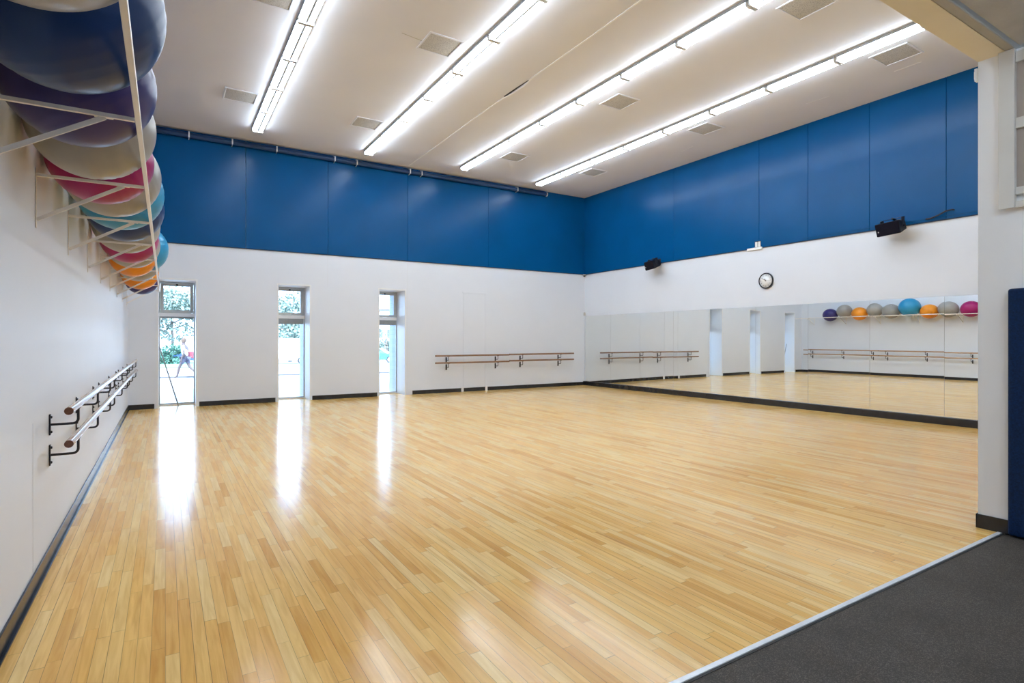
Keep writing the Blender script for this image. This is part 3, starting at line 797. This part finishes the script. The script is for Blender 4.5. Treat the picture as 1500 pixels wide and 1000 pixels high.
bd = empty('office_building', (x, y, gz(x, y)), math.radians(-32), 'white building with grey windows behind the cyan car', 'building')
MB().box(-6, 6, 0, 8, -1, 7.5).build('wall', M['render'], bd)
MB().box(-6.2, 6.2, -.2, 8.2, 7.5, 7.8).build('roof', M['kerb'], bd)
for i in range(-3, 4):
    for z in (1.6, 3.9, 6.0):
        w = MB().box(i*1.7-.5, i*1.7+.5, -.05, .02, z-.6, z+.6).build('window', M['bwin'], bd)
x, y = at(277, 40)
sg = empty('street_sign', (x, y, gz(x, y)), label='white post with blank sign behind the walking person', cat='sign')
MB().tube([(0,0,0),(0,0,2.0)], .04, 10).build('post', M['clip'], sg); MB().box(-.35,.35,-.05,-.03,1.0,2.2).build('plate', M['vanwhite'], sg)

# walking person
def skinned(name, pts, edges, rad, mat, parent, root=0, sub=1):
    me = bpy.data.meshes.new(name); me.from_pydata(pts, edges, []); me.update()
    o = bpy.data.objects.new(name, me); col.objects.link(o); o.parent = parent
    m = o.modifiers.new('skin', 'SKIN'); m.use_smooth_shade = True
    s = o.modifiers.new('sub', 'SUBSURF'); s.levels = sub; s.render_levels = sub
    if not me.skin_vertices: 
        me.attributes.new  # layer is created with the modifier
    for i, v in enumerate(me.skin_vertices[0].data):
        r = rad[i]; v.radius = r if isinstance(r, tuple) else (r, r); v.use_root = (i == root)
    me.materials.append(mat); return o
x, y = at(271.5, 24.3)
pe = empty('person', (x, y, gz(x, y)), math.radians(150), 'person in white shirt walking past the leftmost window, carrying a red bag', 'person')
# local +x is the walking direction
P = [(0,0,.93),(.02,0,1.12),(.04,0,1.33),(.05,0,1.45),(.07,0,1.56),(.08,0,1.66),             # 0-5 spine, neck, head
     (0,.09,.88),(.20,.10,.50),(.30,.10,.09),(.42,.10,.04),                                   # 6-9 left leg forward
     (0,-.09,.88),(-.12,-.10,.50),(-.46,-.10,.20),(-.42,-.10,.06),                            # 10-13 right leg back
     (.04,.19,1.38),(-.08,.24,1.12),(.02,.25,.88),(.04,.25,.80),                              # 14-17 left arm
     (.04,-.19,1.38),(.12,-.24,1.12),(.28,-.24,.95),(.34,-.24,.90)]                           # 18-21 right arm
Ed = [(0,1),(1,2),(2,3),(3,4),(4,5),(0,6),(6,7),(7,8),(8,9),(0,10),(10,11),(11,12),(12,13),(2,14),(14,15),(15,16),(16,17),(2,18),(18,19),(19,20),(20,21)]
Rd = [(.15,.11),(.13,.10),(.16,.11),.055,(.085,.075),(.08,.07),.085,.06,.042,.035,.085,.06,.042,.035,.05,.04,.028,.035,.05,.04,.028,.035]
for hb, sgn in ((17, 1), (21, -1)):       # fingers
    bx, by, bz = P[hb]
    for k, (dx, ln) in enumerate(((-.03,.055),(-.01,.075),(.01,.08),(.03,.07),(.045,.045))):
        i = len(P); P += [(bx+dx, by, bz-.04), (bx+dx*1.15, by-.01*sgn, bz-.04-ln)]; Ed += [(hb, i), (i, i+1)]; Rd += [.010, .008]
skinned('body', P, Ed, Rd, M['skin'], pe)
skinned('shirt', [(0,0,.90),(.02,0,1.12),(.04,0,1.33),(.045,0,1.42),(.04,.20,1.38),(-.05,.235,1.2),(.04,-.20,1.38),(.09,-.235,1.2)], [(0,1),(1,2),(2,3),(2,4),(4,5),(2,6),(6,7)],
        [(.17,.13),(.15,.12),(.18,.13),.07,.065,.06,.065,.06], M['shirt'], pe)
skinned('shorts', [(0,0,.94),(0,.09,.86),(.13,.10,.62),(0,-.09,.86),(-.09,-.10,.62)], [(0,1),(1,2),(0,3),(3,4)], [(.165,.125),.105,.09,.105,.09], M['pants'], pe)
MB().lathe([(0,.10),(.05,.09),(.085,.05),(.098,0),(.095,-.05),(.085,-.10)], 20, Matrix.Translation((.06,0,1.67))).build('hair', M['hair'], pe)
for s in (-1, 1):
    MB().lathe([(0,.012),(.012,0),(0,-.012)], 8, Matrix.Translation((.155,s*.03,1.64))).build('eye', M['ink'], pe)
MB().tube([(.14,0,1.64),(.185,0,1.60)], [.012,.018], 8).build('nose', M['skin'], pe)
bg = empty('shoulder_bag', (x, y, gz(x, y)), math.radians(150), 'red bag carried by the walking person outside the leftmost window', 'bag')
MB().box(-.16, .14, -.46, -.35, .86, 1.16).build('bag_body', M['bag'], bg, bevel=.04, seg=3)
MB().tube([(-.1,-.40,1.15),(.0,-.34,1.40),(.03,-.30,1.47),(.06,-.34,1.40),(.1,-.40,1.15)], .015, 8).build('strap', M['bag'], bg)

# ------------------------------------------------------------------ daylight
w = bpy.data.worlds.new('sky'); sc.world = w; w.use_nodes = True; nt = w.node_tree
bgk = nt.nodes['Background']; bgk.inputs[0].default_value = (.52,.72,1.0,1); bgk.inputs[1].default_value = 3.7
sun = bpy.data.lights.new('sun', 'SUN'); sun.energy = 4.5; sun.angle = math.radians(3); sun.color = (1,.96,.9)
so = bpy.data.objects.new('sun', sun); col.objects.link(so)
so.rotation_euler = (math.radians(38), 0, math.radians(-20))      # high, behind the building
# ------------------------------------------------------------------ camera and colour
cd = bpy.data.cameras.new('camera'); cam = bpy.data.objects.new('camera', cd); col.objects.link(cam)
cd.sensor_width = 36; cd.lens = 820.7/1500*36; cd.shift_y = -4/1500; cd.clip_start = .05; cd.clip_end = 400
cam.location = (0, 0, 1.5); cam.rotation_euler = (PI/2, 0, math.radians(-31.75))
sc.camera = cam
vs_ = sc.view_settings; vs_.view_transform = 'Standard'; vs_.look = 'None'; vs_.exposure = 1.43; vs_.gamma = 1
cy = sc.cycles
cy.max_bounces = 14; cy.diffuse_bounces = 7; cy.glossy_bounces = 6; cy.transparent_max_bounces = 16
cy.sample_clamp_indirect = 8; cy.use_denoising = True
